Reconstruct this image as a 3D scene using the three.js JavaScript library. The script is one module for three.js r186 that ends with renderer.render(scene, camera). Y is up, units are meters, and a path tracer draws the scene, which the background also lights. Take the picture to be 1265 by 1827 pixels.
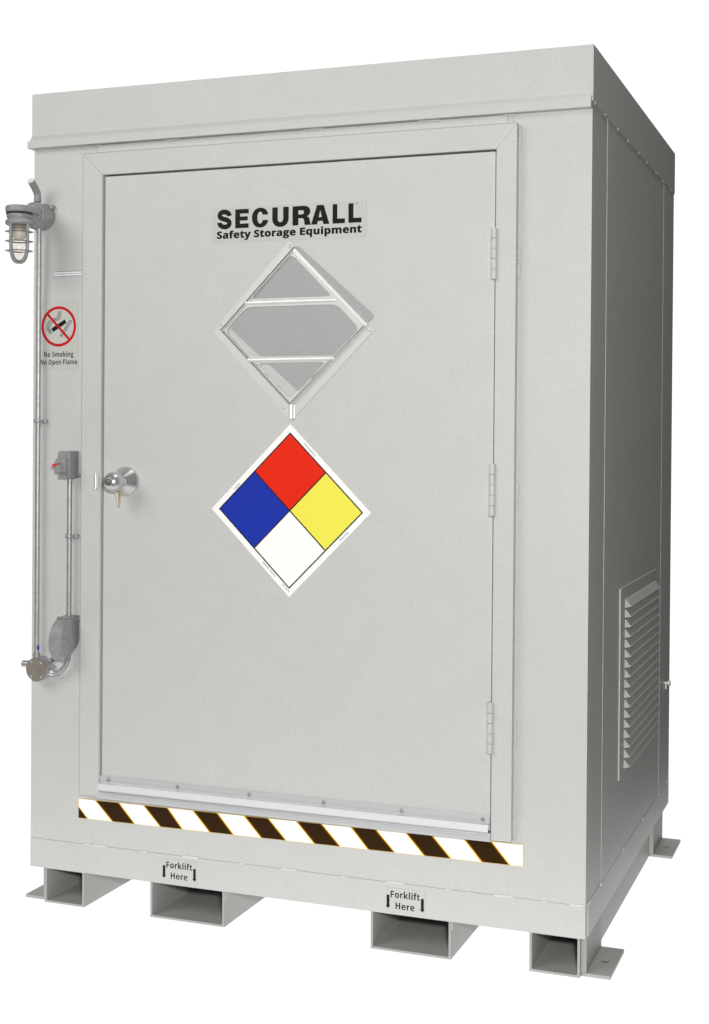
import * as THREE from 'three';
import { RoundedBoxGeometry } from 'three/addons/geometries/RoundedBoxGeometry.js';
import { mergeGeometries } from 'three/addons/utils/BufferGeometryUtils.js';

// ---------------------------------------------------------------- camera, light, exposure
const scene = new THREE.Scene();
const camera = new THREE.PerspectiveCamera(39.74, 709 / 1024, 0.05, 60);
camera.position.set(1.979, 1.1629, 3.0058);
camera.rotation.set(-0.00754, 0.35901, 0.00758, 'YXZ');
camera.setViewOffset(1265, 1827, 0, 118, 1265, 1827);      // the lens is shifted upwards
scene.background = new THREE.Color().setRGB(0.06, 0.06, 0.056);   // dim grey hall beyond the added glowing sweep

const renderer = new THREE.WebGLRenderer({ antialias: true });
renderer.setSize(709, 1024);
renderer.toneMapping = THREE.LinearToneMapping;
renderer.toneMappingExposure = 1;
renderer.shadowMap.enabled = true;

function softbox(x, y, z, tx, ty, tz, w, h, intensity, rgb) {
  const l = new THREE.RectAreaLight(new THREE.Color().setRGB(...rgb), intensity, w, h);
  l.position.set(x, y, z); l.lookAt(tx, ty, tz); scene.add(l); return l;
}
softbox(-1.5, 3.3, 3.3, 0.6, 1.0, 0, 2.6, 2.0, 5.2, [1, 0.985, 0.95]);        // hall lights, from the upper left
softbox(2.16, 1.42, 3.12, 0.75, 1.0, 0, 0.22, 0.16, 790, [1, 0.995, 0.965]);   // flash beside the lens

softbox(1.64, 4.6, -0.30, 1.64, 0, -0.30, 1.2, 1.2, 12, [1, 1, 0.97]);            // ceiling panel overhead

// ---------------------------------------------------------------- helpers
let seed = 7;
const rnd = () => { seed = (seed * 1664525 + 1013904223) >>> 0; return seed / 4294967296; };
const used = {};
function numbered(n) { const k = used[n] = (used[n] ?? -1) + 1; return k ? n + '_' + String(k).padStart(3, '0') : n; }
function boxUV(g) {                                           // texture coordinates in metres, by the face's main direction
  if (g.index) g = g.toNonIndexed();
  const p = g.attributes.position, n = g.attributes.normal, uv = new Float32Array(p.count * 2);
  for (let i = 0; i < p.count; i++) {
    const a = Math.abs(n.getX(i)), b = Math.abs(n.getY(i)), c = Math.abs(n.getZ(i));
    const q = a > b && a > c ? [p.getZ(i), p.getY(i)] : b > c ? [p.getX(i), p.getZ(i)] : [p.getX(i), p.getY(i)];
    uv[i * 2] = q[0]; uv[i * 2 + 1] = q[1];
  }
  g.setAttribute('uv', new THREE.BufferAttribute(uv, 2));
  return g;
}
function part(name, geos, mat, parent) {
  const list = [].concat(geos).map(boxUV);
  const m = new THREE.Mesh(list.length > 1 ? mergeGeometries(list) : list[0], mat);
  m.name = parent ? name : numbered(name); m.castShadow = m.receiveShadow = true;
  (parent ?? scene).add(m); return m;
}
function group(name, parent) { const g = new THREE.Group(); g.name = parent ? name : numbered(name); (parent ?? scene).add(g); return g; }
const box = (x0, x1, y0, y1, z0, z1, r = 0) => (r ? new RoundedBoxGeometry(x1 - x0, y1 - y0, z1 - z0, 2, r) : new THREE.BoxGeometry(x1 - x0, y1 - y0, z1 - z0)).translate((x0 + x1) / 2, (y0 + y1) / 2, (z0 + z1) / 2);
const V = (...a) => new THREE.Vector3(...a);
const cylY = (r, y0, y1, x, z, n = 24, r2 = r) => new THREE.CylinderGeometry(r2, r, y1 - y0, n).translate(x, (y0 + y1) / 2, z);
const cylZ = (r, z0, z1, x, y, n = 32, r2 = r) => new THREE.CylinderGeometry(r2, r, z1 - z0, n).rotateX(Math.PI / 2).translate(x, y, (z0 + z1) / 2);
const cylX = (r, x0, x1, y, z, n = 24, r2 = r) => new THREE.CylinderGeometry(r, r2, x1 - x0, n).rotateZ(Math.PI / 2).translate((x0 + x1) / 2, y, z);
const ball = (r, x, y, z, sx = 1, sy = 1, sz = 1) => new THREE.SphereGeometry(r, 14, 10).scale(sx, sy, sz).translate(x, y, z);
const tube = (pts, r, seg = 40, n = 14) => new THREE.TubeGeometry(new THREE.CatmullRomCurve3(pts.map((q) => V(...q)), false, 'centripetal'), seg, r, n);
const lathe = (pts, n = 40) => new THREE.LatheGeometry(pts.map((q) => new THREE.Vector2(...q)), n);
function extrudeX(profile, x0, x1) {                          // profile given as [z, y]
  const s = new THREE.Shape(profile.map(([z, y]) => new THREE.Vector2(-z, y)));
  return new THREE.ExtrudeGeometry(s, { depth: x1 - x0, bevelEnabled: false, curveSegments: 8 }).rotateY(Math.PI / 2).translate(x0, 0, 0);
}
function poly(pts, depth, z, holes = [], bevel = 0) {         // flat plate in the front plane, z = its back
  const s = new THREE.Shape(pts.map((q) => new THREE.Vector2(...q)));
  holes.forEach((h) => s.holes.push(h));
  return new THREE.ExtrudeGeometry(s, { depth: depth - 2 * bevel, bevelEnabled: bevel > 0, bevelSize: bevel, bevelOffset: -bevel, bevelThickness: bevel, bevelSegments: 2, curveSegments: 10 }).translate(0, 0, z + bevel);
}
function rounded(pts, r, C = THREE.Path) {                    // closed path with rounded corners
  const s = new C(), n = pts.length;
  for (let i = 0; i < n; i++) {
    const p = pts[i], a = pts[(i + n - 1) % n], b = pts[(i + 1) % n], rr = Array.isArray(r) ? r[i] : r;
    const d = (q) => { const l = Math.hypot(q[0] - p[0], q[1] - p[1]); return [p[0] + (q[0] - p[0]) * rr / l, p[1] + (q[1] - p[1]) * rr / l]; };
    const u = d(a), v = d(b);
    i ? s.lineTo(...u) : s.moveTo(...u);
    s.quadraticCurveTo(p[0], p[1], v[0], v[1]);
  }
  s.closePath(); return s;
}

// ---------------------------------------------------------------- materials
function speckle(size, amp, fine, coarse) {                   // sRGB multiplier texture around white
  const d = new Uint8Array(size * size * 4), big = [];
  const g = 16; for (let i = 0; i < g * g; i++) big.push(rnd() - 0.5);
  const at = (x, y) => { const fx = x / size * g, fy = y / size * g, i = Math.floor(fx), j = Math.floor(fy), s = fx - i, t = fy - j, k = (a, b) => big[(b % g) * g + a % g];
    const u = s * s * (3 - 2 * s), v = t * t * (3 - 2 * t); return (k(i, j) * (1 - u) + k(i + 1, j) * u) * (1 - v) + (k(i, j + 1) * (1 - u) + k(i + 1, j + 1) * u) * v; };
  for (let y = 0; y < size; y++) for (let x = 0; x < size; x++) {
    const o = (y * size + x) * 4, f = (rnd() + rnd() - 1) * fine, c = at(x, y) * coarse;
    for (let k = 0; k < 3; k++) d[o + k] = Math.max(0, Math.min(255, 255 - amp + f + c + (rnd() - 0.5) * fine * 0.7));
    d[o + 3] = 255;
  }
  const t = new THREE.DataTexture(d, size, size); t.wrapS = t.wrapT = THREE.RepeatWrapping; t.magFilter = THREE.LinearFilter; t.minFilter = THREE.LinearMipmapLinearFilter; t.generateMipmaps = true;
  t.colorSpace = THREE.SRGBColorSpace; t.needsUpdate = true; return t;
}
const paintTex = speckle(512, 10, 11, 3); paintTex.repeat.set(1 / 0.72, 1 / 0.72);
const metalTex = speckle(256, 26, 36, 26); metalTex.repeat.set(1 / 0.16, 1 / 0.16);
const PAINT = [0.603, 0.604, 0.594];
const std = (rgb, roughness, metalness = 0, extra = {}) => new THREE.MeshStandardMaterial({ color: new THREE.Color().setRGB(...rgb), roughness, metalness, ...extra });
const M = {
  paint: std(PAINT, 0.5, 0, { map: paintTex }),
  fixture: std([0.35, 0.355, 0.365], 0.45, 0, { map: metalTex }),
  galvanised: std([0.56, 0.57, 0.585], 0.46, 0.6, { map: metalTex }),
  aluminium: std([0.66, 0.67, 0.69], 0.46, 0.45),
  brightAluminium: std([0.62, 0.63, 0.605], 0.5, 0.25),
  rail: std([0.8, 0.8, 0.78], 0.4, 0.4),
  skid: std([0.41, 0.411, 0.40], 0.55, 0, { map: paintTex }),
  satin: std([0.62, 0.62, 0.63], 0.33, 0.85),
  bright: std([0.72, 0.72, 0.71], 0.36, 0.6),
  brass: std([0.86, 0.77, 0.54], 0.34, 0.75),
  screw: std([0.34, 0.34, 0.35], 0.3, 0.6),
  gasket: std([0.38, 0.375, 0.36], 0.7),  // grey for painted shade lines at the door frame and placard gaps
  rubber: std([0.03, 0.03, 0.03], 0.8),
  weld: std([0.68, 0.682, 0.668], 0.3),
  card: std([0.40, 0.405, 0.415], 0.6, 0, { map: paintTex }),
  cover: std([0.34, 0.30, 0.26], 0.5, 0.3, { map: metalTex }),
  red: std([0.62, 0.03, 0.03], 0.35),
  blue: std([0.02, 0.07, 0.42], 0.5),
  dark: std([0.02, 0.02, 0.02], 0.9),
  bulb: std([0.82, 0.80, 0.76], 0.35),
  socket: std([0.34, 0.30, 0.27], 0.6),
  glass: new THREE.MeshPhysicalMaterial({ color: new THREE.Color().setRGB(0.91, 0.885, 0.85), transmission: 1, roughness: 0.06, thickness: 0, ior: 1.5 }),
  sweep: new THREE.MeshStandardMaterial({ color: new THREE.Color().setRGB(0.08, 0.08, 0.08), roughness: 1, emissive: new THREE.Color(1, 1, 1), emissiveIntensity: 1.0 }),  // added self-glowing surface, keeps the ground blank white
};

// ---------------------------------------------------------------- setting: an added glowing sweep standing in for blank white, floor running up into wall
{
  const x0 = -2.7, x1 = 1.70, pts = [[0.56, 0]];
  for (let i = 0; i <= 16; i++) { const a = i / 16 * Math.PI / 2; pts.push([-2.0 - 0.7 * Math.sin(a), 0.7 - 0.7 * Math.cos(a)]); }
  pts.push([-2.7, 3.9]);
  const back = pts.map(([z, y], i) => i <= 1 ? [z, -0.012] : [z - 0.012 * Math.sin(Math.min(1, (i - 1) / 16) * Math.PI / 2), y - 0.012 * Math.cos(Math.min(1, (i - 1) / 16) * Math.PI / 2)]);
  const m = part('added_white_sweep', extrudeX([...pts, ...back.reverse()], x0, x1), M.sweep);
  m.userData = { kind: 'structure', label: 'added glowing white sheet as floor and backdrop all around the grey locker' };
  m.geometry.translate(-1.69, 0, -0.15); m.position.set(1.69, 0, 0.15); m.rotation.y = 0.115;   // turned askew to keep its glow off the side wall
}

// ---------------------------------------------------------------- the locker
const W = 1.3868, D = 1.2219, YB = 0.0877, YT = 1.997, DOOR = 0.012, FRAME = 0.02;
const locker = group('storage_locker');
locker.userData = { label: 'light grey steel chemical storage locker with one closed door and four skids', category: 'storage locker' };
const L = (name, geos, mat = M.paint, label) => { const m = part(name, geos, mat, locker); if (label) m.userData.label = label; return m; };

// shell
L('light_block_core', box(0.03, W - 0.03, 0.16, 1.88, -D + 0.03, -0.022), M.dark);  // added unseen dark core, blocks light inside the walls
L('skirt_panel', box(0, W, YB, 0.1585, -0.02, 0.001, 0.0008));
L('skirt_panel', box(W - 0.02, W + 0.0020, YB, 0.1585, -D, -0.0205));
L('skirt_panel', box(0, 0.02, YB, 0.1585, -D, -0.0205));
L('skirt_panel', box(0.0205, W - 0.0205, YB, 0.1585, -D, -D + 0.02));
L('base_plate', box(0.021, W - 0.021, YB + 0.002, 0.12, -D + 0.021, -0.021));
L('front_panel', box(0, 0.1770, 0.1590, 1.8765, -0.02, 0));
L('front_panel', box(1.2150, W, 0.1590, 1.8765, -0.02, 0));
L('front_panel', box(0.1772, 1.2148, 0.1590, 0.2825, -0.02, -0.0002));
L('front_panel', box(0.1776, 1.2144, 1.8385, 1.8765, -0.02, -0.0002));
L('header_strip', box(0.181, 1.202, 1.8395, 1.8612, 0, 0.0035));
L('corner_panel', box(W - 0.02, W, 0.1597, 1.8772, -0.171, -0.0205));
L('side_panel', box(W - 0.02, W + 0.0009, 0.1590, 1.8772, -1.0245, -0.1722));
L('corner_panel', box(W - 0.02, W + 0.0016, 0.1590, 1.8772, -D, -1.0255));
L('side_panel', box(0, 0.02, 0.1590, 1.8772, -D, -0.0205));
L('back_panel', box(0.0205, W - 0.0205, 0.1590, 1.8772, -D, -D + 0.02));
// roof
L('roof_fascia', extrudeX([[-0.02, YT], [0.0090, YT], [0.0100, YT - 0.001], [0.0100, 1.8935], [0.0125, 1.8900], [0.0180, 1.8830], [0.0190, 1.8810], [0.0195, 1.8795], [0.0195, 1.8632], [0.0185, 1.8622], [-0.02, 1.8622], [-0.02, 1.877]], -0.001, W));
L('fascia_return', box(-0.0085, -0.0011, 1.8622, 1.8805, -D, 0.0190, 0.0008));
L('roof_fascia', [box(W - 0.018, W + 0.0032, 1.8775, YT, -D - 0.006, -0.0205), box(W + 0.0001, W + 0.0032, 1.8775, YT - 0.0002, -0.0206, 0.0097)]);
L('roof_fascia', box(-0.003, 0.018, 1.8775, YT, -D - 0.006, -0.0205, 0.001));
L('roof_fascia', box(0.0185, W - 0.0185, 1.8775, YT, -D - 0.006, -D + 0.012));
L('roof_panel', box(0.0185, W - 0.0185, 1.95, YT - 0.006, -D + 0.0125, -0.0205));

// door frame
const fr = (pts) => poly(pts, FRAME + 0.019, -0.019, [], 0.0006);
L('door_jamb', fr([[0.151, 1.839], [0.151, 0.2835], [0.204, 0.2835], [0.204, 1.786]]));
L('door_jamb', fr([[1.2271, 1.839], [1.182, 1.786], [1.182, 0.2835], [1.2271, 0.2835]]));
L('door_head', fr([[0.1513, 1.839], [0.2043, 1.786], [1.1817, 1.786], [1.2268, 1.839]]));
L('frame_shade_line', box(0.1505, 1.2271, 1.8392, 1.8404, 0.0036, FRAME - 0.0004), M.gasket);  // added dark strip painting the shadow line above the frame
L('frame_shade_line', box(0.1501, 0.1509, 0.2835, 1.8391, 0.0002, FRAME - 0.0006), M.gasket);  // same painted shade line down the left jamb
L('door_stop', [box(0.2045, 0.209, 0.30, 1.7855, -0.019, 0.001), box(1.1775, 1.1815, 0.30, 1.7855, -0.019, 0.001), box(0.2095, 1.177, 1.7795, 1.7855, -0.019, 0.001)], M.rubber);

// weld beads and dots
function bead(x0, x1, y0, y1, z, r, axis = 'z', X = 0) {
  const out = [], len = Math.hypot(x1 - x0, y1 - y0), n = Math.max(2, Math.round(len / (r * 1.1)));
  for (let i = 0; i < n; i++) {
    const t = (i + 0.5) / n, x = x0 + (x1 - x0) * t + (rnd() - 0.5) * r * 0.4, y = y0 + (y1 - y0) * t + (rnd() - 0.5) * r * 0.6, s = 0.75 + rnd() * 0.5;
    const q = ball(r * s, 0, 0, 0, axis === 'z' ? 1.1 : 0.45, 0.8, axis === 'z' ? 0.45 : 1.1);
    out.push(axis === 'z' ? q.translate(x, y, z) : q.translate(X, y, x));
  }
  return out;
}
for (const [a, b, r] of [[0.157, 0.169, 0.0026], [0.177, 0.211, 0.003], [0.314, 0.325, 0.0024], [0.423, 0.462, 0.0034], [0.572, 0.583, 0.0026], [0.68, 0.714, 0.003], [0.829, 0.837, 0.0024], [0.937, 0.977, 0.003], [1.078, 1.084, 0.002], [1.186, 1.228, 0.003], [1.294, 1.301, 0.002], [1.354, 1.384, 0.0026]])
  L('weld_bead', bead(a, b, 0.1588, 0.1592, 0.0008, r * 0.85), M.weld);
for (const [a, b] of [[1.835, 1.779], [1.574, 1.501], [1.063, 1.002], [0.543, 0.481], [0.341, 0.337], [0.328, 0.285]])
  L('weld_bead', bead(1.2292, 1.2292, a, b, 0.0015, 0.0036), M.paint);
for (const [a, b] of [[0.36, 0.40], [0.72, 0.77], [1.0, 1.05], [0.175, 0.188], [1.195, 1.215]])
  L('weld_bead', bead(a, b, 1.8606, 1.8606, 0.0045, 0.003), M.paint);
for (const z of [-0.012, -0.128, -0.288, -0.425, -0.581, -0.714, -0.867, -0.99, -1.15])
  L('weld_dot', bead(z - 0.004, z + 0.004, 1.8768, 1.8762, 0, 0.0032, 'x', W + 0.0030), M.weld);
for (const z of [-0.03, -0.162, -0.451, -0.747, -1.021, -1.19])
  L('weld_dot', bead(z - 0.007, z + 0.007, 0.159, 0.1592, 0, 0.0038, 'x', W + 0.0022), M.weld);

// side louvre vent and latch bolt
const vent = part('vent_louvre', [box(W + 0.0017, W + 0.0052, 0.3449, 0.8015, -0.93, -0.3687)], M.paint, locker);
{
  const n = 17, y0 = 0.362, y1 = 0.775, pitch = (y1 - y0) / n, za = -0.428, zb = -0.908, e = 0.008, out = 0.014;
  const base = W + 0.0053, v = [], f = (a, b, c) => v.push(...a, ...b, ...c);
  const h = pitch * 0.86, A = [0, h, za], B = [0, 0, za], C = [out, 0.002, za - e], A2 = [0, h, zb], B2 = [0, 0, zb], C2 = [out, 0.002, zb + e];
  const T = [0.003, h * 0.93, za - e * 0.6], T2 = [0.003, h * 0.93, zb + e * 0.6];
  f(A, T, A2); f(T, T2, A2); f(T, C, T2); f(C, C2, T2);           // hood
  f(A, B, C); f(A, C, T); f(A2, C2, B2); f(A2, T2, C2);            // ends
  f(B, B2, C); f(B2, C2, C);                                       // underside
  const g = new THREE.BufferGeometry(); g.setAttribute('position', new THREE.Float32BufferAttribute(v, 3)); g.computeVertexNormals();
  const shared = boxUV(g);
  for (let i = 0; i < n; i++) { const m = new THREE.Mesh(shared, M.paint); m.name = 'louvre'; m.position.set(base, y0 + i * pitch, 0); m.castShadow = m.receiveShadow = true; vent.add(m); }
}
L('latch_bolt', [cylX(0.0042, W + 0.0026, W + 0.012, 0.4575, -1.118, 12), cylX(0.0085, W + 0.012, W + 0.019, 0.4575, -1.118, 6), box(W + 0.004, W + 0.009, 0.44, 0.455, -1.12, -1.115)], M.bright);

// skids and anchor feet
function skid(x0, x1, z0, z1) {
  const t = 0.0055;
  return poly([[x0, 0], [x1, 0], [x1, YB - 0.0005], [x0, YB - 0.0005]], z1 - z0, z0, [rounded([[x0 + t, t], [x1 - t, t], [x1 - t, YB - 0.004], [x0 + t, YB - 0.004]], 0.003)], 0.0008);
}
for (const [a, b] of [[0.0365, 0.1485], [0.3317, 0.5287], [0.8957, 1.0851], [1.263, 1.3736]]) L('skid', skid(a, b, -D + 0.09, -0.008), M.skid);
L('skid_tab', box(0.5292, 0.5335, 0.06, YB - 0.001, -0.06, -0.0085), M.skid);
L('skid_tab', box(1.0856, 1.0899, 0.066, YB - 0.001, -0.06, -0.0085), M.skid);
function foot(xa, dir, z0, z1) {
  const xb = xa + dir * 0.063, cx = (xa + xb) / 2 + dir * 0.005, cz = (z0 + z1) / 2;
  const s = rounded([[Math.min(xa, xb), -z1], [Math.max(xa, xb), -z1], [Math.max(xa, xb), -z0], [Math.min(xa, xb), -z0]], 0.002, THREE.Shape);
  const h = new THREE.Path(); h.absarc(cx, -cz, 0.0095, 0, Math.PI * 2, true); s.holes.push(h);
  const plate = new THREE.ExtrudeGeometry(s, { depth: 0.007, bevelEnabled: false, curveSegments: 16 }).rotateX(-Math.PI / 2).translate(0, 0.001, 0);
  return [[plate, box(Math.min(xa, xa + dir * 0.0112), Math.max(xa, xa + dir * 0.0112), 0.0081, YB - 0.0006, z0 + 0.001, z1 - 0.001)], [cx, cz]];
}
for (const [xa, dir, z0, z1] of [[1.3741, 1, -0.195, -0.02], [1.3741, 1, -1.13, -0.955], [0.036, -1, -0.195, -0.02], [0.036, -1, -1.13, -0.955]]) {
  const [g, [cx, cz]] = foot(xa, dir, z0, z1), f = L('anchor_foot', g, M.skid);
  part('hole_shade', cylY(0.0093, 0.0010, 0.0040, cx, cz, 24), M.rubber, f);  // dark disc painting the shade inside the foot hole
}

// door
const door = L('door', box(0.2075, 1.1780, 0.302, 1.7825, -0.018, DOOR, 0.0015));
const P = (name, geos, mat = M.paint, parent = door) => part(name, geos, mat, parent);
for (const [y0, y1] of [[1.5027, 1.6144], [0.9891, 1.103], [0.4723, 0.5842]]) {
  const g = [], n = 5, h = (y1 - y0) / n;
  for (let i = 0; i < n; i++) g.push(lathe([[0.0001, 0.0004], [0.0062, 0.0004], [0.007, 0.0012], [0.007, h - 0.0012], [0.0062, h - 0.0004], [0.0001, h - 0.0004]], 24).translate(1.1795, y0 + i * h, DOOR + 0.0105));
  g.push(cylY(0.0045, y0, y1, 1.1795, DOOR + 0.0105));
  g.push(box(1.1725, 1.1785, y0, y1, DOOR + 0.0002, DOOR + 0.0075));
  P('hinge', g);
}
// kick strip on the door, and the sill below it
P('door_sweep', extrudeX([[DOOR + 0.0002, 0.3345], [0.0150, 0.3345], [0.0152, 0.3325], [0.0142, 0.3318], [0.0142, 0.3205], [0.0158, 0.3188], [0.0200, 0.3182], [0.0240, 0.3168], [0.0290, 0.3030], [0.0290, 0.3012], [0.0272, 0.3012], [0.0225, 0.3140], [DOOR + 0.0002, 0.3160]], 0.2045, 1.1775), M.aluminium);
for (const x of [0.2285, 0.415, 0.6015, 0.788, 0.975, 1.162]) P('screw', ball(0.0046, x, 0.3262, 0.0144, 1, 1, 0.8), M.screw);
L('door_sill', extrudeX([[0.0003, 0.2985], [0.0215, 0.2985], [0.0225, 0.2945], [0.0240, 0.2935], [0.0240, 0.2915], [0.0225, 0.2905], [0.0225, 0.2880], [0.0250, 0.2870], [0.0250, 0.2815], [0.0240, 0.2808], [0.0003, 0.2808]], 0.2046, 1.1815), M.aluminium);
// door knob
{
  const kx = 0.270, ky = 1.0483, at = (g) => g.rotateX(Math.PI / 2).translate(kx, ky, DOOR);
  const knob = P('door_knob', at(lathe([[0.0001, 0.0825], [0.0085, 0.0822], [0.0095, 0.0815], [0.0100, 0.0800], [0.0130, 0.0790], [0.0178, 0.0745], [0.0222, 0.0675], [0.0243, 0.0585], [0.0238, 0.0500], [0.0205, 0.0420], [0.0160, 0.0365], [0.0130, 0.0330], [0.0125, 0.0240]], 48)), M.satin);
  P('rose', at(lathe([[0.0135, 0.0300], [0.0160, 0.0290], [0.0335, 0.0070], [0.0350, 0.0045], [0.0350, 0.0002]], 48)), M.satin, knob);
  P('keyhole', [at(lathe([[0.0060, 0.0827], [0.0072, 0.0832], [0.0078, 0.0827]], 32)), box(kx - 0.0008, kx + 0.0008, ky - 0.0045, ky + 0.003, DOOR + 0.0815, DOOR + 0.0829)], M.dark, knob);
}
L('strike_plate', [box(0.1905, 0.2052, 1.0285, 1.0645, FRAME + 0.0002, FRAME + 0.0020, 0.0006), cylY(0.0036, 1.0285, 1.0645, 0.1925, FRAME + 0.0030, 14), box(0.2042, 0.2054, 1.0285, 1.0645, 0.006, FRAME + 0.0018)], M.bright);

// ---------------------------------------------------------------- print: stickers, signs, tape
function print(w, h, draw) {
  const c = document.createElement('canvas'); c.width = w; c.height = h; const k = c.getContext('2d'); draw(k, w, h);
  const t = new THREE.CanvasTexture(c); t.colorSpace = THREE.SRGBColorSpace; t.anisotropy = 8; return t;
}
const hexOf = (rgb) => '#' + new THREE.Color().setRGB(...rgb).getHexString();
const FILM = hexOf([PAINT[0] * 0.872, PAINT[1] * 0.878, PAINT[2] * 0.845]), CLEAR = hexOf([PAINT[0] * 0.905, PAINT[1] * 0.905, PAINT[2] * 0.895]);
function sticker(name, tex, w, h, x, y, z, turn, parent, label, roughness = 0.4, side = FILM) {
  const plain = new THREE.MeshStandardMaterial({ color: side, roughness }), face = new THREE.MeshPhysicalMaterial({ map: tex, roughness, specularIntensity: 0.3 });
  const m = new THREE.Mesh(new THREE.BoxGeometry(w, h, 0.0007), [plain, plain, plain, plain, face, plain]);
  m.name = name; m.position.set(x, y, z + 0.0005); m.rotation.z = turn; m.castShadow = m.receiveShadow = true;
  if (label) m.userData.label = label;
  (parent ?? locker).add(m); return m;
}
function fit(k, text, font, x0, x1, base, cap, bold = 0) {   // draws text so that its ink runs from x0 to x1 and a capital is cap high
  k.save(); k.font = font; const m = k.measureText(text), H = k.measureText('H').actualBoundingBoxAscent, l = m.actualBoundingBoxLeft, w = m.actualBoundingBoxRight + l;
  k.translate(x0, base); k.scale((x1 - x0) / w, cap / H); k.fillText(text, l, 0);
  if (bold) { k.lineWidth = bold; k.lineJoin = 'miter'; k.strokeText(text, l, 0); }
  k.restore();
}
{ // maker's name
  const x0 = 0.4945, x1 = 0.8800, y0 = 1.6096, y1 = 1.6907, w = 2048, h = Math.round(w * (y1 - y0) / (x1 - x0)), S = w / (x1 - x0);
  const X = (x) => (x - x0) * S, Y = (y) => (y1 - y) * S;
  const t = print(w, h, (k) => {
    k.fillStyle = FILM; k.fillRect(0, 0, w, h); k.fillStyle = k.strokeStyle = '#0b0b0b';
    const row = [['S', 0.5088, 0.5461], ['E', 0.5549, 0.5894], ['C', 0.5977, 0.6386], ['U', 0.6490, 0.6903], ['R', 0.6999, 0.7461], ['A', 0.7460, 0.7909], ['L', 0.7985, 0.8286], ['L', 0.8369, 0.8686]];
    // heavy flat-ended capitals, drawn in a box of width w and height 1
    const glyph = {
      E: (w) => { k.rect(0, 0, w * 0.36, 1); k.rect(0, 0, w, 0.235); k.rect(0, 0.39, w * 0.93, 0.215); k.rect(0, 0.765, w, 0.235); k.fill(); },
      L: (w) => { k.rect(0, 0, w * 0.38, 1); k.rect(0, 0.755, w, 0.245); k.fill(); },
      U: (w) => { k.moveTo(0, 0); k.lineTo(w * 0.335, 0); k.lineTo(w * 0.335, 0.60); k.bezierCurveTo(w * 0.335, 0.83, w * 0.665, 0.83, w * 0.665, 0.60); k.lineTo(w * 0.665, 0); k.lineTo(w, 0); k.lineTo(w, 0.58); k.bezierCurveTo(w, 1.16, 0, 1.16, 0, 0.58); k.closePath(); k.fill(); },
      R: (w) => { k.moveTo(0, 0); k.lineTo(w * 0.6, 0); k.bezierCurveTo(w * 1.05, 0, w * 1.03, 0.52, w * 0.74, 0.545); k.bezierCurveTo(w * 0.98, 0.58, w * 0.90, 0.88, w, 1); k.lineTo(w * 0.66, 1); k.bezierCurveTo(w * 0.60, 0.80, w * 0.66, 0.64, w * 0.48, 0.64); k.lineTo(w * 0.315, 0.64); k.lineTo(w * 0.315, 1); k.lineTo(0, 1); k.closePath();
        k.moveTo(w * 0.315, 0.22); k.lineTo(w * 0.315, 0.44); k.lineTo(w * 0.50, 0.44); k.bezierCurveTo(w * 0.65, 0.44, w * 0.65, 0.22, w * 0.50, 0.22); k.closePath(); k.fill('evenodd'); },
      A: (w) => { k.moveTo(w * 0.315, 0); k.lineTo(w * 0.685, 0); k.lineTo(w, 1); k.lineTo(w * 0.675, 1); k.lineTo(w * 0.63, 0.83); k.lineTo(w * 0.37, 0.83); k.lineTo(w * 0.325, 1); k.lineTo(0, 1); k.closePath(); k.moveTo(w * 0.5, 0.26); k.lineTo(w * 0.42, 0.63); k.lineTo(w * 0.58, 0.63); k.closePath(); k.fill('evenodd'); },
      C: (w) => { k.moveTo(w, 0.36); k.bezierCurveTo(w * 0.97, -0.12, 0, -0.16, 0, 0.5); k.bezierCurveTo(0, 1.16, w * 0.97, 1.12, w, 0.63); k.lineTo(w * 0.66, 0.63); k.bezierCurveTo(w * 0.64, 0.86, w * 0.335, 0.88, w * 0.335, 0.5); k.bezierCurveTo(w * 0.335, 0.12, w * 0.64, 0.14, w * 0.66, 0.36); k.closePath(); k.fill(); },
      S: (w) => { k.lineWidth = 0.245; k.lineCap = 'butt'; k.moveTo(w * 0.84, 0.335); k.bezierCurveTo(w * 0.80, 0.075, w * 0.16, 0.04, w * 0.165, 0.30); k.bezierCurveTo(w * 0.17, 0.54, w * 0.83, 0.44, w * 0.835, 0.695); k.bezierCurveTo(w * 0.84, 0.97, w * 0.17, 0.93, w * 0.145, 0.655); k.stroke(); },
    };
    for (const [c, a, b] of row) {
      const top = Y('SC'.includes(c) ? 1.6873 : 1.6862), bot = Y('SCU'.includes(c) ? 1.6412 : 1.6423), H = bot - top;
      k.save(); k.translate(X(a), top); k.scale(H, H); k.beginPath(); glyph[c]((X(b) - X(a)) / H); k.restore();
    }
    fit(k, 'Safety Storage Equipment', 'bold 100px sans-serif', X(0.508), X(0.8688), Y(1.6199), 0.0162 * S, 5);
    k.font = '34px sans-serif'; k.fillText('\u00ae', X(0.8545), Y(1.6832));
  });
  sticker('name_sticker', t, x1 - x0, y1 - y0, (x0 + x1) / 2, (y0 + y1) / 2, DOOR, 0, door, 'clear sticker with bold black lettering');
}
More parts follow.
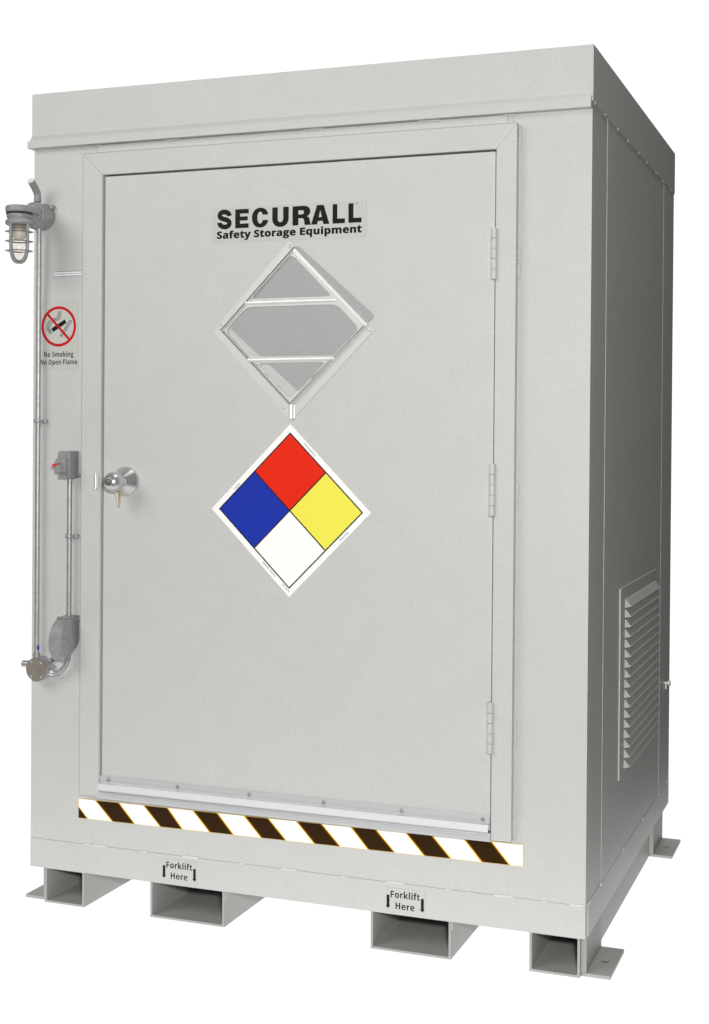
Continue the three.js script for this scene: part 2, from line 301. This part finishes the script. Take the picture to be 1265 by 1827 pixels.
{ // hazard diamond
  const s = 0.1988 * Math.SQRT2, N = 1024;
  const t = print(N, N, (k) => {
    k.fillStyle = '#f6f6f5'; k.fillRect(0, 0, N, N);
    const m = 54, q = (N - 2 * m) / 2, c = N / 2;
    for (const [col, x, y] of [['#e32a13', c, m], ['#2034a6', m, m], ['#eee656', c, c], ['#f8f8f7', m, c]]) { k.fillStyle = col; k.fillRect(x, y, q, q); }
    k.strokeStyle = '#23242c'; k.lineWidth = 11; k.strokeRect(m, m, 2 * q, 2 * q);
    k.beginPath(); k.moveTo(c, m); k.lineTo(c, N - m); k.moveTo(m, c); k.lineTo(N - m, c); k.stroke();
    k.fillStyle = '#4a5575'; k.font = '25px sans-serif'; k.textAlign = 'center'; k.textBaseline = 'middle';
    const word = (s2, x, y, r) => { k.save(); k.translate(x, y); k.rotate(r); k.fillText(s2, 0, 0); k.restore(); };
    word('Health', 0.30 * N, 31, 0); word('Flammability', N - 24, 0.27 * N, Math.PI / 2); word('Reactivity', 0.70 * N, N - 26, 0);
    word('Specific Hazard', 31, 0.715 * N, Math.PI / 2); word('1812616', 31, 0.925 * N, Math.PI / 2);
  });
  sticker('hazard_diamond', t, s, s, 0.698, 0.9885, DOOR, Math.PI / 4, door, 'white diamond sticker with red, blue, yellow and white squares', 0.45, '#f6f6f5');
}
{ // no smoking sticker
  const x0 = 0.0170, x1 = 0.1277, y0 = 1.3205, y1 = 1.4855, h = 1536, S = h / (y1 - y0), w = Math.round((x1 - x0) * S);
  const X = (x) => (x - x0) * S, Y = (y) => (y1 - y) * S;
  const t = print(w, h, (k) => {
    k.fillStyle = FILM; k.fillRect(0, 0, w, h);
    const cx = X(0.0725), cy = Y(1.4245), R = 0.0495 * S, u = R / 100;
    k.lineCap = 'butt'; k.strokeStyle = '#33333a'; k.lineWidth = 3.2 * u;
    for (const d of [-8, 0, 8]) {                              // smoke
      k.beginPath(); k.moveTo(cx + (4 + d) * u, cy - 76 * u); k.bezierCurveTo(cx + (6 + d) * u, cy - 30 * u, cx + (-10 + d) * u, cy - 40 * u + d * 0.6 * u, cx + (-30 + d * 0.6) * u, cy - 32 * u + d * u);
      k.bezierCurveTo(cx + (-54 + d) * u, cy - 22 * u + d * u, cx + (-62 + d) * u, cy - 8 * u, cx + (-57 + d) * u, cy + 20 * u); k.stroke();
    }
    k.save(); k.translate(cx - 2 * u, cy - 2 * u); k.rotate(-0.52); k.fillStyle = '#141418'; k.fillRect(-40 * u, -10 * u, 88 * u, 21 * u);   // cigarette
    for (const d of [-60, -54, -48]) { k.beginPath(); k.moveTo(d * u, -10 * u); k.lineTo(d * u, 11 * u); k.stroke(); } k.restore();
    k.save(); k.translate(cx + 6 * u, cy + 60 * u); k.rotate(-0.94); k.beginPath(); k.arc(0, 0, 15 * u, 0, 7); k.fill();                      // match
    k.strokeRect(15 * u, -6 * u, 92 * u, 12 * u); k.beginPath(); k.moveTo(15 * u, 0); k.lineTo(103 * u, 0); k.lineWidth = 1.8 * u; k.stroke(); k.restore();
    k.strokeStyle = '#c01622'; k.lineWidth = 14 * u; k.beginPath(); k.arc(cx, cy, 93 * u, 0, 7); k.stroke();
    k.lineWidth = 13 * u; k.beginPath(); k.moveTo(cx - 66 * u, cy - 64 * u); k.lineTo(cx + 62 * u, cy + 66 * u); k.stroke();
    k.fillStyle = k.strokeStyle = '#24252b';
    fit(k, 'No Smoking', 'bold 100px sans-serif', X(0.031), X(0.115), Y(1.3503), 0.0122 * S);
    fit(k, 'No Open Flame', 'bold 100px sans-serif', X(0.0215), X(0.1258), Y(1.3312), 0.0122 * S);
  });
  sticker('no_smoking_sticker', t, x1 - x0, y1 - y0, (x0 + x1) / 2, (y0 + y1) / 2, 0, 0, locker, 'clear sticker with a red ring crossing out a cigarette and match');
}
{ // narrow occupancy label
  const t = print(1024, 152, (k, w, h) => {
    k.fillStyle = '#f2f3f5'; k.fillRect(0, 0, w, h); k.fillStyle = '#46618c'; k.fillRect(0, 0, w, 16); k.fillRect(0, h - 16, w, 16);
    k.fillStyle = '#5f6a80'; fit(k, 'NOT INTENDED FOR HUMAN OCCUPANCY', 'bold 60px sans-serif', 24, w - 30, 94, 40);
  });
  sticker('warning_label', t, 0.0842, 0.0125, 0.1016, 1.5531, 0, 0, locker, 'thin white label strip with blue edges', 0.4, '#f2f3f5');
}
{ // forklift markings
  const draw = (k, w, h) => {
    k.fillStyle = CLEAR; k.fillRect(0, 0, w, h); k.fillStyle = k.strokeStyle = '#1d1d22';
    const S = w / 0.094, X = (x) => (x + 0.047) * S, Y = (y) => (0.026 - y) * S;
    fit(k, 'Forklift', 'bold 100px sans-serif', X(-0.0345), X(0.0345), Y(0.0050), 0.0148 * S);
    fit(k, 'Here', 'bold 100px sans-serif', X(-0.0225), X(0.0220), Y(-0.0200), 0.0148 * S);
    for (const s of [-1, 1]) {
      const c = 0.0405 * s; k.beginPath();
      for (const [a, b] of [[-0.0034, 0.010], [0.0034, 0.010], [0.0034, -0.014], [0.0058, -0.014], [0, -0.0205], [-0.0058, -0.014], [-0.0034, -0.014]]) k.lineTo(X(c + a), Y(b));
      k.fill();
    }
  };
  const t = print(752, 432, draw);
  sticker('forklift_sticker', t, 0.094, 0.054, 0.4145, 0.1215, 0.001, 0, locker, 'left forklift marking with two down arrows', 0.45, CLEAR);
  sticker('forklift_sticker', t, 0.094, 0.054, 0.981, 0.1198, 0.001, 0, locker, 'right forklift marking with two down arrows', 0.45, CLEAR);
}
{ // hazard tape: one strip, striped print with flash glare painted into the yellow
  const x0 = 0.1372, x1 = 1.2500, w = 2048, S = w / (x1 - x0), h = Math.round(0.0478 * S);
  const top = [0.1847, 0.2485, 0.3175, 0.3811, 0.4497, 0.513, 0.5833, 0.6437, 0.716, 0.7772, 0.8501, 0.9092, 0.9814, 1.0419, 1.1164, 1.1778];
  const bot = [0.2329, 0.2934, 0.3634, 0.4219, 0.4944, 0.5556, 0.6276, 0.69, 0.761, 0.8239, 0.8924, 0.9552, 1.0254, 1.0865, 1.1577, 1.2196];
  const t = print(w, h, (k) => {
    k.fillStyle = '#ffffff'; k.fillRect(0, 0, w, h);  // yellow stripes painted white, as overexposed by the flash
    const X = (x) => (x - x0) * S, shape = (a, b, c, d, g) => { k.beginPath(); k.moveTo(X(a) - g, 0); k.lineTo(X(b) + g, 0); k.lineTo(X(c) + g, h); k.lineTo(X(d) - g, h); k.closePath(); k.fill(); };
    for (const [c, g] of [['#ffe9a0', 5], ['#fdc81e', 3.6], ['#c98d0c', 0.2]]) { k.fillStyle = c; for (let i = 0; i < 16; i += 2) shape(top[i], top[i + 1], bot[i + 1], bot[i], g); }  // gold fringes painted where the flash glow fades into the dark stripes
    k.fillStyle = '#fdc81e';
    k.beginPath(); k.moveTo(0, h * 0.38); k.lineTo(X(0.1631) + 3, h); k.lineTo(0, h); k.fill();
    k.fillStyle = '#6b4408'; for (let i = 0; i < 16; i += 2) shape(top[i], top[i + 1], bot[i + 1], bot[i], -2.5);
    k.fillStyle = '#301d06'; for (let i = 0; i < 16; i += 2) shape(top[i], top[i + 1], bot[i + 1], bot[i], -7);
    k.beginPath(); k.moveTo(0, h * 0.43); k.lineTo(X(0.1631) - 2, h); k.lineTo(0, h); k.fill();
    k.fillStyle = 'rgba(255,214,96,0.7)'; k.fillRect(0, 0, w, 2); k.fillRect(0, h - 2, w, 2); k.fillRect(0, 0, 3, h * 0.4); k.fillRect(w - 3, 0, 3, h);  // pale gold border painted as glow along the tape edges
  });
  sticker('hazard_tape', t, x1 - x0, 0.0478, (x0 + x1) / 2, 0.2487, 0.0002, 0.0068, locker, 'black and yellow reflective tape, its slanting yellow stripes painted white as flash glare', 0.35, '#f4c31c');
}

// ---------------------------------------------------------------- placard holder on the door
{
  const z = DOOR + 0.0003, T = [0.7050, 1.5940], R = [0.8875, 1.4130], B = [0.6995, 1.2290], Lf = [0.5200, 1.4062];
  const mix = (a, b, t) => [a[0] + (b[0] - a[0]) * t, a[1] + (b[1] - a[1]) * t];
  const off = (p, d) => [p[0] + d[0], p[1] + d[1]];
  const holder = group('placard_holder', locker); holder.userData.label = 'aluminium flip placard frame in a diamond shape';
  const H = (name, g, mat = M.brightAluminium) => part(name, g, mat, holder);
  // grey card tucked in behind, turned a little
  H('placard_card', new THREE.ExtrudeGeometry(rounded([[0.7125, 1.5975], [0.9035, 1.4300], [0.8790, 1.4115], [0.7240, 1.2565], [0.5420, 1.4120]], [0.008, 0.012, 0.003, 0.006, 0.014], THREE.Shape), { depth: 0.0006, bevelEnabled: false, curveSegments: 8 }).translate(0, 0, z + 0.0014), M.card);
  // outer flanges
  H('flange', poly([[0.6925, 1.6065], [0.7055, 1.5955], Lf, [0.5085, 1.4145]], 0.0013, z));
  H('flange', new THREE.ExtrudeGeometry(rounded([[0.5200, 1.4055], [0.6985, 1.2290], [0.6935, 1.2010], [0.4985, 1.4040], [0.5080, 1.4135]], [0.002, 0.002, 0.002, 0.010, 0.003], THREE.Shape), { depth: 0.0013, bevelEnabled: false }).translate(0, 0, z));
  H('flange', poly([[0.8875, 1.4135], [0.9015, 1.4003], [0.7105, 1.2045], [0.7060, 1.2360]], 0.0013, z));
  // inner plate with three openings
  const c = [0.702, 1.411];
  const plate = rounded([off(T, [0, -0.007]), off(R, [-0.007, 0]), off(B, [0, 0.007]), off(Lf, [0.007, 0])], 0.003, THREE.Shape);
  plate.holes.push(rounded([[0.5985, 1.4762], [0.6985, 1.5785], [0.8000, 1.4775]], [0.012, 0.018, 0.012]));
  plate.holes.push(rounded([[0.5335, 1.4040], [0.5860, 1.4580], [0.8130, 1.4590], [0.8665, 1.4030], [0.8125, 1.3428], [0.5900, 1.3425]], [0.014, 0.018, 0.018, 0.014, 0.018, 0.018]));
  plate.holes.push(rounded([[0.6160, 1.3275], [0.7850, 1.3290], [0.6990, 1.2440]], [0.010, 0.010, 0.014]));
  H('frame_plate', new THREE.ExtrudeGeometry(plate, { depth: 0.0012, bevelEnabled: true, bevelSize: 0.0005, bevelThickness: 0.0005, bevelSegments: 1, curveSegments: 8 }).translate(0, 0, z + 0.0028));
  // folded rails along the four edges, standing proud
  const rail = (a, b, w, h, inset) => {
    const d = [b[0] - a[0], b[1] - a[1]], l = Math.hypot(...d), n = [-d[1] / l, d[0] / l], s = (c[0] - a[0]) * n[0] + (c[1] - a[1]) * n[1] > 0 ? 1 : -1;
    const A = off(a, [n[0] * inset * s, n[1] * inset * s]), E = off(b, [n[0] * inset * s, n[1] * inset * s]), q = [n[0] * w * s, n[1] * w * s];
    const pts = [A, E, off(E, q), off(A, q)]; if (THREE.ShapeUtils.area(pts.map((p) => new THREE.Vector2(...p))) < 0) pts.reverse();
    return poly(pts, h, z, [], 0.0006);
  };
  const edge = (a, b, up) => { H('rail', rail(a, b, 0.0014, 0.0085, 0)); H('plate_lip', rail(a, b, 0.0018, 0.0078, 0.0050)); H('gap_shade', rail(a, b, 0.0034, 0.0009, 0.0015), M.gasket); };  // grey strip in each gap paints the shade between rail and lip
  edge(Lf, T); edge(mix(R, B, 0.02), mix(R, B, 0.98)); edge(mix(Lf, B, 0.02), mix(Lf, B, 0.98));
  H('rail', rail(mix(T, R, 0.02), R, 0.0085, 0.0078, 0.0005), M.rail);
  const bar = (x0, x1, y0, y1) => { const s = new THREE.CylinderGeometry(0.0048, 0.0048, Math.hypot(x1 - x0, y1 - y0), 18).scale(1, 1, 0.7).rotateZ(Math.PI / 2 + Math.atan2(y1 - y0, x1 - x0)); return s.translate((x0 + x1) / 2, (y0 + y1) / 2, z + 0.0042); };
  H('crossbar', [bar(0.5865, 0.8085, 1.4672, 1.4685), ball(0.0048, 0.5865, 1.4672, z + 0.0042, 1, 1, 0.7), ball(0.0048, 0.8085, 1.4685, z + 0.0042, 1, 1, 0.7)], M.rail);
  H('crossbar', [bar(0.5925, 0.8045, 1.3345, 1.3360), ball(0.0048, 0.5925, 1.3345, z + 0.0042, 1, 1, 0.7), ball(0.0048, 0.8045, 1.3360, z + 0.0042, 1, 1, 0.7)], M.rail);
  for (const [x, y] of [[0.6936, 1.5946], [0.5195, 1.4196], [0.8893, 1.3995], [0.6815, 1.2262]]) H('screw', ball(0.0044, x, y, z + 0.0014, 1, 1, 0.9), M.bright);
  H('drain_channel', [cylY(0.0075, 1.2000, 1.2320, 0.7000, z + 0.0005, 20), cylY(0.0022, 1.2010, 1.2310, 0.7082, z + 0.0010, 12)], M.rail);
}

// ---------------------------------------------------------------- caged lamp at the top left corner
{
  const lx = 0.028, gz = 0.106, cy = 1.6945;
  const lamp = group('wall_lamp', locker); lamp.userData.label = 'grey caged lamp with clear glass globe';
  const A = (name, g, mat = M.fixture) => part(name, g, mat, lamp);
  A('wall_box', [lathe([[0.0001, 0.050], [0.023, 0.050], [0.0265, 0.0475], [0.0290, 0.043], [0.0315, 0.018], [0.0325, 0.003], [0.0325, 0.0005], [0.0001, 0.0005]]).rotateX(Math.PI / 2).translate(lx, cy, 0),
    cylZ(0.0055, 0.0005, 0.012, lx + 0.028, cy + 0.023, 14), cylZ(0.0055, 0.0005, 0.012, lx - 0.028, cy - 0.023, 14)]);
  A('gasket_ring', lathe([[0.0272, 0.0445], [0.0302, 0.0455], [0.0302, 0.0475], [0.0272, 0.0485]]).rotateX(Math.PI / 2).translate(lx, cy, 0));
  const hood = new THREE.Shape(); hood.absarc(lx, -gz, 0.0325, 0, Math.PI, false); hood.lineTo(lx - 0.027, -0.045); hood.lineTo(lx + 0.027, -0.045); hood.closePath();
  const hs = new THREE.Shape(); hs.moveTo(lx + 0.0255, -0.046); hs.lineTo(lx + 0.0325, -gz); hs.absarc(lx, -gz, 0.0325, 0, Math.PI, true); hs.lineTo(lx - 0.0255, -0.046); hs.closePath();
  A('hood', [new THREE.ExtrudeGeometry(hs, { depth: 0.0085, bevelEnabled: true, bevelSize: 0.004, bevelOffset: -0.004, bevelThickness: 0.0038, bevelSegments: 3, curveSegments: 24 }).rotateX(-Math.PI / 2).translate(0, 1.6935, 0),
    cylZ(0.026, 0.046, 0.060, lx, cy - 0.002, 28, 0.0245), extrudeX([[0.046, 1.690], [0.080, 1.690], [0.060, 1.674], [0.046, 1.669]], lx - 0.02, lx + 0.02)]);
  A('gasket', cylY(0.0313, 1.6860, 1.6894, lx, gz), M.rubber);
  A('collar', lathe([[0.0001, 1.6858], [0.0290, 1.6858], [0.0298, 1.684], [0.0292, 1.6770], [0.0270, 1.6760], [0.0270, 1.6738], [0.0292, 1.6728], [0.0322, 1.6705], [0.0330, 1.6670], [0.0322, 1.6620], [0.0285, 1.6595], [0.024, 1.6595]]).translate(lx, 0, gz));
  const globe = A('glass_globe', lathe([[0.0235, 1.664], [0.0238, 1.650], [0.0236, 1.615], [0.0230, 1.600], [0.0205, 1.588], [0.0160, 1.5805], [0.0090, 1.5765], [0.0001, 1.5755]]).translate(lx, 0, gz), M.glass);
  A('light_bulb', ball(0.0180, lx, 1.6405, gz), M.bulb);
  A('bulb_socket', lathe([[0.0001, 1.662], [0.0215, 1.662], [0.0205, 1.655], [0.0182, 1.6505]], 28).translate(lx, 0, gz), M.socket);
  const cage = [];
  for (let i = 0; i < 4; i++) {
    const a = 0.195 + i * Math.PI / 2, p = (r, y) => [lx + r * Math.cos(a), y, gz + r * Math.sin(a)];
    cage.push(tube([p(0.0272, 1.664), p(0.0272, 1.640), p(0.0270, 1.612), p(0.0258, 1.598), p(0.0215, 1.5855), p(0.0150, 1.5765), p(0.0075, 1.5725), p(0, 1.5718)], 0.0042, 40, 10));
  }
  for (const [y, r] of [[1.6445, 0.0305], [1.6215, 0.0302], [1.5985, 0.0300]])
    cage.push(lathe([[r - 0.0055, y - 0.0016], [r + 0.0012, y - 0.0006], [r + 0.0034, y], [r + 0.0012, y + 0.0006], [r - 0.0055, y + 0.0016], [r - 0.0055, y - 0.0016]], 48).translate(lx, 0, gz));
  A('wire_guard', cage);
  // light sensor on top of the box
  A('light_sensor', [cylY(0.0092, 1.7285, 1.7365, lx, 0.028, 24), tube([[lx, 1.735, 0.028], [lx, 1.744, 0.0285], [lx, 1.7525, 0.033], [lx, 1.775, 0.0575]], 0.0088, 30, 18)]);
  A('sensor_lens', new THREE.CylinderGeometry(0.0084, 0.0088, 0.003, 20).rotateX(0.83).translate(lx, 1.7757, 0.0583), M.bulb);
}

// ---------------------------------------------------------------- conduits, switch, receptacle box, junction box
{
  const strap = (x, z, y) => [new THREE.TorusGeometry(0.0072, 0.0014, 8, 24).scale(1, 1, 3).rotateX(Math.PI / 2).translate(x, y, z), box(x - 0.017, x - 0.0065, y - 0.0055, y + 0.0055, 0.0003, 0.0105, 0.001), box(x + 0.0065, x + 0.017, y - 0.0055, y + 0.0055, 0.0003, 0.0105, 0.001), ball(0.0032, x - 0.013, y, 0.0105), ball(0.0032, x + 0.013, y, 0.0105)];
  const c1 = L('conduit', cylY(0.0059, 0.607, 1.664, 0.0265, 0.018), M.galvanised, 'long galvanised conduit pipe along the left edge');
  part('strap', strap(0.0265, 0.018, 1.192), M.galvanised, c1);
  part('tape_mark', new THREE.CylinderGeometry(0.0063, 0.0063, 0.011, 20, 1, true, 0.6, 1.5).translate(0.0265, 0.6345, 0.018), M.blue, c1);
  part('connector', [cylY(0.0076, 0.607, 0.620, 0.0265, 0.018), cylY(0.0086, 0.6165, 0.6205, 0.0265, 0.018, 6)], M.galvanised, c1);
  const c2 = L('conduit', cylY(0.0059, 0.712, 1.056, 0.1175, 0.018), M.galvanised, 'short galvanised conduit pipe below the grey switch');
  part('strap', strap(0.1175, 0.018, 0.911), M.galvanised, c2);
  // elbow from the junction box up into the receptacle box
  L('conduit_elbow', tube([[0.058, 0.5745, 0.018], [0.075, 0.5738, 0.018], [0.092, 0.579, 0.018], [0.1065, 0.592, 0.018], [0.1145, 0.610, 0.018], [0.1175, 0.632, 0.018], [0.1175, 0.648, 0.018]], 0.0064, 50, 18), M.galvanised);
  // switch
  const sw = group('toggle_switch', locker); sw.userData.label = 'grey switch box with a red lever';
  part('switch_box', [box(0.1005, 0.1328, 1.0525, 1.1192, 0.0005, 0.045, 0.003), cylZ(0.0045, 0.0005, 0.006, 0.1375, 1.059, 14), ball(0.003, 0.1375, 1.059, 0.006)], M.fixture, sw);
  part('switch_cover', [extrudeX([[0.0448, 1.1062], [0.0555, 1.0985], [0.0590, 1.0965], [0.0600, 1.0945], [0.0600, 1.0690], [0.0590, 1.0675], [0.0448, 1.0675]], 0.1018, 0.1305), cylZ(0.0068, 0.0600, 0.0625, 0.1185, 1.0845, 24)], M.fixture, sw);
  part('switch_lever', [tube([[0.1165, 1.0905, 0.060], [0.1155, 1.088, 0.072], [0.1145, 1.086, 0.083]], 0.0017, 12, 10), ball(0.0044, 0.1143, 1.0855, 0.0845)], M.red, sw);
  // spring-lid receptacle box
  const rb = group('receptacle_box', locker); rb.userData.label = 'grey outlet box with a rounded lid';
  const prof = [[0.0006, 0.7175], [0.030, 0.7175], [0.052, 0.7125]];
  new THREE.SplineCurve([[0.053, 0.712], [0.066, 0.7035], [0.0765, 0.690], [0.082, 0.674], [0.083, 0.660], [0.0805, 0.6465], [0.074, 0.637]].map((q) => new THREE.Vector2(...q))).getPoints(28).forEach((q) => prof.push([q.x, q.y]));
  for (const q of [[0.0715, 0.634], [0.0695, 0.618], [0.067, 0.6165], [0.0405, 0.6165], [0.0385, 0.6235], [0.0300, 0.633], [0.0110, 0.6425], [0.0006, 0.6545]]) prof.push(q);
  part('lid_housing', extrudeX(prof, 0.1045, 0.1362), M.fixture, rb);
  part('lid_hinge', [cylX(0.0025, 0.1035, 0.1365, 0.7160, 0.047, 12), cylX(0.0034, 0.120, 0.1355, 0.7160, 0.047, 12)], M.fixture, rb);
  part('mounting_screw', [cylZ(0.0045, 0.0005, 0.008, 0.1385, 0.7095, 14), ball(0.003, 0.1385, 0.7095, 0.008)], M.fixture, rb);
  // round junction box
  const jb = group('junction_box', locker); jb.userData.label = 'round junction box with a brown cover plate';
  part('box_body', [cylZ(0.0288, 0.0005, 0.0315, 0.035, 0.5835, 40, 0.0275), cylX(0.0085, 0.056, 0.066, 0.5765, 0.018), cylZ(0.005, 0.0005, 0.012, 0.0585, 0.6035, 12), cylZ(0.005, 0.0005, 0.012, 0.0660, 0.5865, 12), ball(0.003, 0.0585, 0.6035, 0.012)], M.galvanised, jb);
  part('cover_plate', cylZ(0.0288, 0.0318, 0.0345, 0.035, 0.5835, 40, 0.0284), M.cover, jb);
  for (const [a, b] of [[-0.0135, 0.018], [0.0145, 0.016], [-0.0135, -0.018], [0.0145, -0.0185]]) part('screw', ball(0.0022, 0.035 + a, 0.5835 + b, 0.0346, 1, 1, 0.6), M.bright, jb);
  part('pipe_nipple', [cylX(0.0078, -0.0135, 0.009, 0.5925, 0.018), cylX(0.0088, -0.0030, 0.009, 0.5925, 0.018), cylX(0.0082, -0.0115, -0.0095, 0.5925, 0.018)], M.galvanised, jb);
  part('connector', [cylX(0.0086, 0.0655, 0.0715, 0.5752, 0.018, 6), cylX(0.0078, 0.0715, 0.077, 0.5745, 0.018)], M.bright, jb);
}

// ---------------------------------------------------------------- keys hanging under the knob
{
  const ring = part('key_ring', new THREE.TorusGeometry(0.0175, 0.0009, 8, 40).rotateX(0.12).translate(0.270, 1.0437, 0.0445), M.bright);
  ring.userData = { label: 'thin wire ring looped over the neck of the round door knob', category: 'key ring' };
  const key = (x, z, turn, lean, label) => {
    const k = group('door_key'); k.position.set(x, 1.0275, z); k.rotation.set(0, turn, lean); k.userData = { label, category: 'key', group: 'keys hanging under the door knob' };
    const bow = new THREE.Shape(); bow.absellipse(0, -0.0045, 0.0050, 0.0062, 0, Math.PI * 2); const hole = new THREE.Path(); hole.absarc(0, 0, 0.0015, 0, Math.PI * 2, true); bow.holes.push(hole);
    part('bow', new THREE.ExtrudeGeometry(bow, { depth: 0.0018, bevelEnabled: false, curveSegments: 14 }).translate(0, 0, -0.0009), M.brass, k);
    part('blade', poly([[-0.0033, -0.0108], [0.0033, -0.0108], [0.0033, -0.034], [0.0012, -0.0375], [-0.0015, -0.0375], [-0.0026, -0.034], [-0.0019, -0.031], [-0.0029, -0.028], [-0.0018, -0.025], [-0.0030, -0.022], [-0.0019, -0.019], [-0.0033, -0.016]].reverse(), 0.0016, -0.0008), M.brass, k);
  };
  key(0.2665, 0.0475, 0.35, 0.10, 'left brass key of the pair hanging under the door knob');
  key(0.2735, 0.0500, 0.15, 0.0, 'right brass key of the pair hanging under the door knob');
}
renderer.render(scene, camera);
